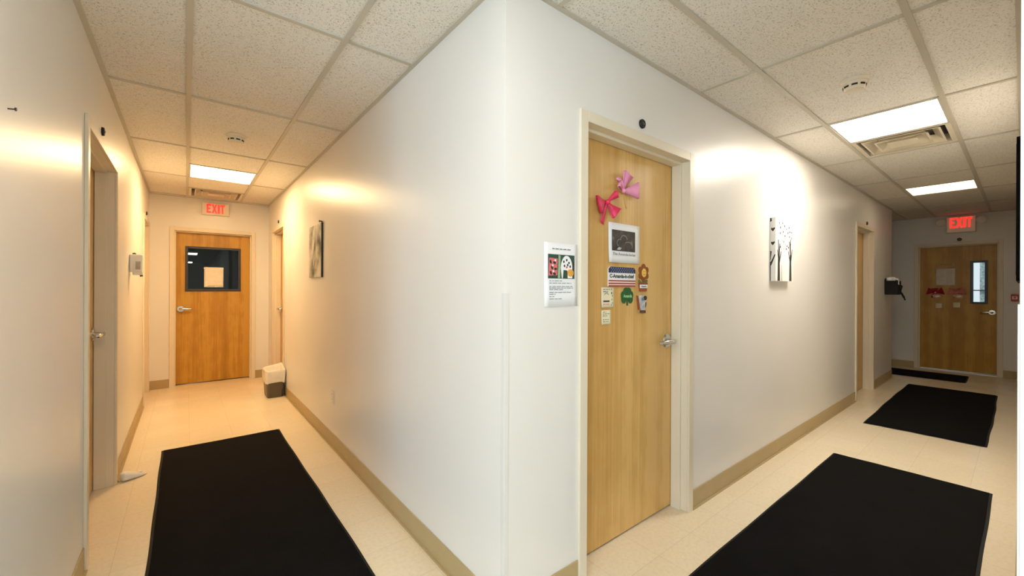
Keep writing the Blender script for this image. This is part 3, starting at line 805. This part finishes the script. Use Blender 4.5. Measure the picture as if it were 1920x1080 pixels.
# ---- things on the end door of the right corridor (leaf face at XE + .10)
def Ed(y, z, d=.0992):
    k = (XE+d+.9707)/9.6707
    return (XE+d, -1.2592+(y+1.2592)*k, 1.344+(z-1.344)*k)
RE = -PI/2
p = Ed(-.465, 1.5475); t = thing('door_notice', 'off-white notice on the dim door, above the two bows', 'paper notice', p, RE)
mb = MB(); sheet(mb, -.110, .110, -.139, .139, M['notice'], .001, .003); mb.build('sheet', t, smooth='all', solid=.0004)
mb = MB(); random.seed(5)
dashes(mb, -.09, -.01, [(.11-.017*i, .9) for i in range(13)], M['print_grey'], -.0042, .0022); mb.build('text_column', t); mb = MB(); dashes(mb, .015, .09, [(.11-.017*i, .9) for i in range(13)], M['print_grey'], -.0042, .0022); mb.build('text_column', t)
p = Ed(-.471, 1.741); t = thing('door_label', 'tan strip label above the notice on the dim door', 'label', p, RE)
mb = MB(); mb.prism([(-.097, -.030), (.097, -.030), (.097, .030), (-.097, .030)], -.002, 0, M['tan_tape']); mb.build('strip', t, bevel=.001)
random.seed(8)
for row in ((.012, .9), (-.010, .95)):
    mb = MB(); dashes(mb, -.085, .085, [row], M['brown'], -.0024, .006); mb.build('text_line', t)
for (nm, lb, yc, m1, m2) in (('ribbon_bow', 'dark red bow on the dim end door', -.352, M['dred'], M['skin']), ('ribbon_bow', 'salmon pink bow on the dim end door', -.590, M['salmon'], M['skin'])):
    p = Ed(yc, 1.29)
    b = bow(nm, lb, p, RE, m1, [(math.radians(165), .095, .058), (math.radians(18), .092, .060), (math.radians(95), .070, .045)],
            [(math.radians(225), .09, .014), (math.radians(-75), .09, .016)], 1.05, m2)
    mb = MB(); mb.ell(.02, -.060, .055, .032, -.030, -.022, m2, 14, -.2); mb.ell(.028, -.060, .030, .014, -.033, -.029, M['paper'], 10, .2); q = mb.build('paper_centre', b, bevel=.002)
    q['label'] = 'pale paper piece under the bow'
for (yc, zc, lb) in ((-.390, 1.074, 'small cream name card below the dark red bow'), (-.589, 1.094, 'small cream name card below the salmon bow')):
    p = Ed(yc, zc); t = thing('name_card', lb, 'card', p, RE)
    mb = MB(); sheet(mb, -.038, .038, -.040, .040, M['card'], .001, .002, 4, 3); mb.build('card', t, smooth='all', solid=.0006)
    mb = MB(); dashes(mb, -.028, .028, [(.012, .9), (-.006, .8)], M['print_grey'], -.0030, .004); mb.build('printing', t)

# sheet taped to the pane of the door in the left corridor
(loc, rz) = onN(-.659, 1.472, .0995+.012)
t = thing('window_notice', 'plain pale sheet taped to the dark door window, left corridor', 'paper notice', loc, rz)
mb = MB(); sheet(mb, -.111, .111, -.142, .142, M['skin'] if False else M['notice'], .0005, .001); mb.build('sheet', t, smooth='all', solid=.0005)
for (x, z, r_) in ((-.095, .13, .3), (.09, .132, -.2), (-.088, -.12, .5), (.03, -.133, .1)):
    mb = MB(); c_, s2 = math.cos(r_), math.sin(r_); P = [(x+u*c_-v*s2, z+u*s2+v*c_) for u, v in ((-.022, -.007), (.022, -.007), (.022, .007), (-.022, .007))]
    mb.prism(P, -.0042, -.0036, M['white']); mb.build('tape', t)

# fire alarm pull station
p = (XE, -1.262+.08, 1.216); (loc, rz) = onE(-1.178, 1.222)
t = thing('fire_alarm', 'red fire alarm pull box on the wall right of the dim door', 'fire alarm', loc, rz)
mb = MB(); mb.box(-.036, .036, -.035, 0, -.052, .052, M['red']); mb.build('mounting_box', t, bevel=.006)
mb = MB(); mb.box(-.026, .026, -.038, -.034, -.022, .022, M['white']); mb.build('pull_bar', t, bevel=.002)
mb = MB(); mb.ell(0, 0, .012, .012, -.041, -.037, M['red'], 14); mb.build('button', t)

# outlet
(loc, rz) = onC(2.36, .42)
t = thing('wall_outlet', 'cream electrical outlet low on the left corridor wall', 'outlet', loc, rz)
mb = MB(); mb.box(-.036, .036, -.006, 0, -.058, .058, M['cream']); mb.build('cover_plate', t, bevel=.002)
for z in (-.022, .022):
    mb = MB(); mb.ell(0, z, .016, .015, -.009, -.005, M['white'], 18)
    for x in (-.006, .006): mb.box(x-.001, x+.001, -.0096, -.0085, z-.002, z+.006, M['seam'])
    mb.build('socket', t)

# hand sanitizer dispenser on the left wall
(loc, rz) = onL(3.50, 1.53)
t = thing('sanitizer_dispenser', 'white wall dispenser with a spout on the left wall', 'dispenser', loc, rz)
mb = MB(); mb.box(-.052, .052, -.086, 0, -.068, .085, M['white']); mb.build('body', t, bevel=.012, seg=3)
mb = MB(); mb.box(-.0545, -.050, -.072, -.040, -.045, .025, M['artgrey']); q = mb.build('side_window', t, bevel=.001); q['label'] = 'grey translucent side window'
mb = MB(); mb.prism([(-.04, -.092), (.04, -.092), (.045, -.066), (-.045, -.066)], -.085, -.02, M['white']); mb.build('drip_lip', t, bevel=.004)
mb = MB(); mb.tube([(0, -.072, -.088), (0, -.076, -.104)], .011, M['dgrey']); q = mb.build('spout', t); q['label'] = 'dark spout tip'
mb = MB(); mb.lathe([(.012, .084), (.012, .094), (.006, .098)], M['dgrey'], 'Z', (-.02, -.03, 0), 14); q = mb.build('lock', t); q['label'] = 'dark lock knob on top'

# nail
(loc, rz) = onL(.434, 1.816)
mb = MB(); mb.tube([(0, 0, 0), (0, -.016, .002)], .0018, M['dgrey'], 8); mb.lathe([(.0048, -.014), (.0048, -.017)], M['dgrey'], 'Y', (0, 0, .002), 12)
o = mb.build('wall_nail'); o.location = loc; o.rotation_euler = (0, 0, rz); tag(o, 'bare nail in the left wall near the picture edge', 'nail')

# black board on the right wall, seen edge-on
t = thing('wall_board', 'black board with rounded corners high on the right-hand wall', 'wall board', (2.62, YS, 1.385), PI)
def rrect(w, h, r, n=5):
    P = []
    for (cx, cz, a0) in ((w/2-r, h/2-r, 0), (-w/2+r, h/2-r, PI/2), (-w/2+r, -h/2+r, PI), (w/2-r, -h/2+r, 1.5*PI)):
        for i in range(n+1): a_ = a0+PI/2*i/n; P.append((cx+r*math.cos(a_), cz+r*math.sin(a_)))
    return P
mb = MB(); P = [(x, z+.34) for x, z in rrect(1.10, .68, .02)]; mb.prism(P, -.019, 0, M['blackmatt']); mb.build('frame', t, bevel=.002)
mb = MB(); mb.box(-.52, .52, -.0200, -.0185, .03, .65, M['blackmatt']); mb.build('panel', t)

# black basket near the far corner
t = thing('wall_basket', 'black fabric basket with white rolls hanging near the far wall corner', 'basket', (7.06, 0, 1.265), 0)
mb = MB(); B = M['blackm']
mb.rings([[(x, y, z) for x, y in ((-.12*k, -.145*q), (.12*k, -.145*q), (.12*k, -.004), (-.12*k, -.004))] for (k, q, z) in ((.96, .95, 0), (1, 1, .02), (1, 1, .20), (.98, .98, .20), (.95, .95, .03))], B, True, True)
mb.build('pocket', t)
mb = MB(); mb.prism([(-.12, .18), (.12, .18), (.12, .215), (.08, .238), (-.08, .238), (-.12, .215)], -.012, -.002, B); mb.build('back_panel', t, bevel=.004)
mb = MB(); mb.tube([(-.08, -.12, .205), (-.08, -.155, .17), (-.075, -.175, .12), (-.07, -.165, .07), (-.06, -.175, .02), (-.05, -.20, -.04), (-.045, -.21, -.075)], [.012, .014, .016, .014, .012, .012, .013], B, 10); q = mb.build('strap', t, smooth='all'); q['label'] = 'black strap hanging down'
mb = MB(); mb.box(-.115, -.055, -.154, -.147, .145, .20, M['white']); q = mb.build('tag', t, bevel=.001); q['label'] = 'white tag'
for i, (x, y, z, r_) in enumerate(((-.075, -.050, .232, .036), (-.01, -.075, .238, .034), (.05, -.10, .222, .032))):
    mb = MB(); mb.lathe([(.006, -.05), (r_*.8, -.045), (r_, -.02), (r_, .0), (r_*.7, .014), (r_*.3, .018)], M['paper'], 'Z', (x, y, z), 14); o = mb.build('paper_roll', smooth='all')
    o.location = (7.06, 0, 1.265); tag(o, ['white paper roll in the black basket, nearest the camera', 'white paper roll in the middle of the black basket', 'white paper roll in the black basket, farthest from the camera'][i], 'paper roll', 'white rolls in the black basket')

# ------------------------------------------------------------------ floor things
def floormat_(label, x0, x1, y0, y1, wob=.004, seed=1, rot=0., jit=()):
    random.seed(seed); cx, cy = (x0+x1)/2, (y0+y1)/2
    t = thing('floor_mat', label, 'floor mat', (cx, cy, 0), rot, 'black carpet floor mats')
    def outline(inset, z, n=26):
        a, b = (x1-x0)/2-inset, (y1-y0)/2-inset; P = []
        cs = [(-a, -b), (a, -b), (a, b), (-a, b)]
        for k in range(4):
            p, q = cs[k], cs[(k+1) % 4]
            for i in range(n):
                s = i/n; P.append((p[0]+(q[0]-p[0])*s, p[1]+(q[1]-p[1])*s))
        return [(x+W[i][0], y+W[i][1], z) for i, (x, y) in enumerate(P)]
    N = 26*4; ph = [random.uniform(0, 6) for _ in range(4)]
    W = [(wob*math.sin(i*.21+ph[0])+wob*.5*math.sin(i*.9+ph[1]), wob*math.sin(i*.19+ph[2])+wob*.4*math.sin(i*.8+ph[3])) for i in range(N)]
    mb = MB(); mb.rings([outline(0, .0008), outline(.002, .003), outline(.016, .0045)], M['matedge'], True, False); mb.build('rubber_edge', t, smooth=True)
    mb = MB(); mb.rings([outline(.014, .002), outline(.014, .008), outline(.018, .0095)], M['mat'], False, True); mb.build('carpet', t)
    return t
floormat_('long black mat on the floor of the left corridor', -1.118, -.276, .43, 3.115, .003, 1)
floormat_('long black mat nearest the camera in the right corridor', .50, 3.178, -1.135, -.288, .003, 2)
floormat_('black mat in the middle of the right corridor', 4.345, 7.035, -1.068, -.246, .006, 3, .004)
floormat_('small black doormat in front of the dim end door', 7.75, 8.44, -.745, .46, .003, 4, .01)

# waste bin
random.seed(11)
t = thing('waste_bin', 'dark grey waste bin with a white liner against the wall', 'waste bin', (-.118, 4.52, 0), 0)
def rr(a, b, r, n=6, z=0):
    P = []
    for (cx, cy, a0) in ((a-r, b-r, 0), (-a+r, b-r, PI/2), (-a+r, -b+r, PI), (a-r, -b+r, 1.5*PI)):
        for i in range(n+1): q = a0+PI/2*i/n; P.append((cx+r*math.cos(q), cy+r*math.sin(q), z))
    return P
mb = MB(); mb.rings([rr(.082, .125, .03, 6, .001), rr(.086, .130, .03, 6, .02), rr(.102, .148, .035, 6, .315), rr(.106, .152, .037, 6, .320), rr(.103, .150, .036, 6, .322), rr(.098, .145, .034, 6, .315), rr(.083, .126, .03, 6, .012)], M['bin'], True, True)
mb.build('body', t, smooth=True)
mb = MB(); R_ = []
n = len(rr(1, 1, .3))
wob = [random.uniform(-1, 1) for _ in range(n)]
wob = [(wob[i-1]+wob[i]+wob[(i+1) % n])/3 for i in range(n)]
def lring(a, b, z, dz, dr, ph):
    P = rr(a, b, .037, 6, z); out = []
    for i, (x, y, zz) in enumerate(P):
        k = 1+dr*wob[(i+ph) % n]; out.append((x*k, y*k, zz+dz*wob[(i*2+ph) % n]))
    return out
rings = [lring(.104, .150, .178, .018, .02, 3), lring(.107, .154, .205, .012, .05, 0), lring(.109, .157, .25, .006, .03, 5), lring(.110, .159, .315, .004, .02, 7), lring(.108, .156, .335, .012, .03, 1),
         lring(.097, .143, .338, .014, .02, 1), lring(.088, .133, .305, .006, .06, 9), lring(.08, .12, .24, .01, .08, 2), lring(.066, .10, .18, .01, .1, 4)]
rings = [[(x, y, z+(.035*max(0, x/.1)*max(0, .4+y/.16) if k in (3, 4, 5) else 0)) for x, y, z in r] for k, r in enumerate(rings)]
mb.rings(rings, M['liner'], False, True); q = mb.build('liner', t, smooth='all', solid=.001, sub=1); q['label'] = 'white crumpled bin liner'

# doorstop
t = thing('doorstop', 'white wedge doorstop with a round button at the left door frame', 'doorstop', (-1.318, 2.600, 0), math.radians(27))
mb = MB(); secs = []
for (x, hw, h) in ((.0, .030, .056), (.012, .040, .064), (.05, .042, .056), (.09, .036, .034), (.125, .025, .020), (.150, .010, .010)):
    secs.append([(x, hw*math.cos(PI*i/10), .001+h*math.sin(PI*i/10)**.7) for i in range(11)])
mb.rings(secs, M['white'], True, True); mb.build('body', t, smooth=True, sub=1)
mb = MB(); mb.lathe([(.012, .012), (.012, .030), (.009, .033), (.002, .034)], M['cream'], 'Z', (.108, 0, 0), 16); q = mb.build('button', t, smooth=True); q['label'] = 'round cream button'
mb = MB(); mb.lathe([(.004, .006), (.004, .013)], M['gold'], 'Z', (.137, 0, 0), 10); mb.build('screw', t)

# ------------------------------------------------------------------ beyond the two end doors
# dark room behind the left corridor's door
def shell(name, label, x0, x1, y0, y1, z1, m, skip=()):
    mb = MB(); q = .05
    if 'y0' not in skip: mb.box(x0, x1, y0-q, y0, -q, z1, m)
    mb.box(x0, x1, y1, y1+q, -q, z1+q, m); mb.box(x0-q, x0, y0, y1, -q, z1+q, m); mb.box(x1, x1+q, y0, y1, -q, z1+q, m)
    mb.box(x0, x1, y0, y1, -q, 0, m); mb.box(x0, x1, y0, y1, z1, z1+q, m)
    return tag(mb.build(name), label, 'wall', kind='structure')
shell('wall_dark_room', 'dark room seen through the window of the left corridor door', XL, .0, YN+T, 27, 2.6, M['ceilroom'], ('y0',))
troffer('added distant lit panel for the upper bright streak in the dark door window', -.98, -.62, 17.2, 18.4, M['lamp_dim'], 'added lit panels inside the dark room', 2.53)  # both far panels are placed to draw the bright streaks in the pane
troffer('added distant lit panel for the lower bright streak in the dark door window', -.98, -.70, 24.0, 25.4, M['lamp_dim'], 'added lit panels inside the dark room', 2.53)
# daylight outside the right corridor's door: a pale wall and paving
mb = MB(); mb.box(14, 14.2, -4, -.60, 0, 3.2, M['outside']); mb.box(XE+T+.02, 30, -8, 6, -.2, -.02, M['outside']); mb.box(13.9, 14.0, -1.52, 1.5, 1.31, 1.335, M['dgrey'])
tag(mb.build('outside_wall'), 'pale wall outdoors seen through the slim window', 'wall', kind='structure')

# ------------------------------------------------------------------ light, world, camera
w = bpy.data.worlds.new('daylight'); sc.world = w; w.use_nodes = True
bg = w.node_tree.nodes['Background']; bg.inputs['Color'].default_value = (.80, .92, 1, 1); bg.inputs['Strength'].default_value = .5
def daylight(loc, rot, w, h, e):
    ar = bpy.data.lights.new('window_daylight', 'AREA'); ar.shape = 'RECTANGLE'; ar.size = w; ar.size_y = h; ar.energy = e; ar.color = (.55, .77, 1)  # added light source outside an unseen window
    ao = bpy.data.objects.new('window_daylight', ar); COL.objects.link(ao); ao.location = loc; ao.rotation_euler = rot
DAY = 44
daylight((-3.05, YR-.20, 1.55), (PI/2, 0, 0), 2.6, 1.4, DAY*.8)          # added cool lights shining in through the invented window openings
daylight((XW-.20, -4.0, 1.55), (PI/2, 0, -PI/2), 1.4, 1.4, DAY*1.25)
daylight((XW-.20, -2.3, 1.55), (PI/2, 0, -PI/2), 1.4, 1.4, DAY*1.25)

cam = bpy.data.cameras.new('camera'); co = bpy.data.objects.new('camera', cam); COL.objects.link(co); sc.camera = co
F_PX, YAW, ROLL = 765.94, .6739, .0041
cam.sensor_width = 36; cam.lens = 36*F_PX/1920; cam.clip_start = .05; cam.clip_end = 100; cam.shift_y = -.0004
fw = Vector((math.sin(YAW), math.cos(YAW), 0)); rt = Vector((math.cos(YAW), -math.sin(YAW), 0)); up = Vector((0, 0, 1))
r3 = rt*math.cos(ROLL)+up*math.sin(ROLL); u3 = up*math.cos(ROLL)-rt*math.sin(ROLL)
mw = Matrix((( r3.x, u3.x, -fw.x, -.9707), (r3.y, u3.y, -fw.y, -1.2592), (r3.z, u3.z, -fw.z, 1.344), (0, 0, 0, 1)))
co.matrix_world = mw

vs = sc.view_settings; vs.view_transform = 'Standard'; vs.look = 'None'; vs.gamma = 1; vs.exposure = .85; vs.use_curve_mapping = False
sc.cycles.max_bounces = 14; sc.cycles.diffuse_bounces = 8; sc.cycles.sample_clamp_indirect = 8
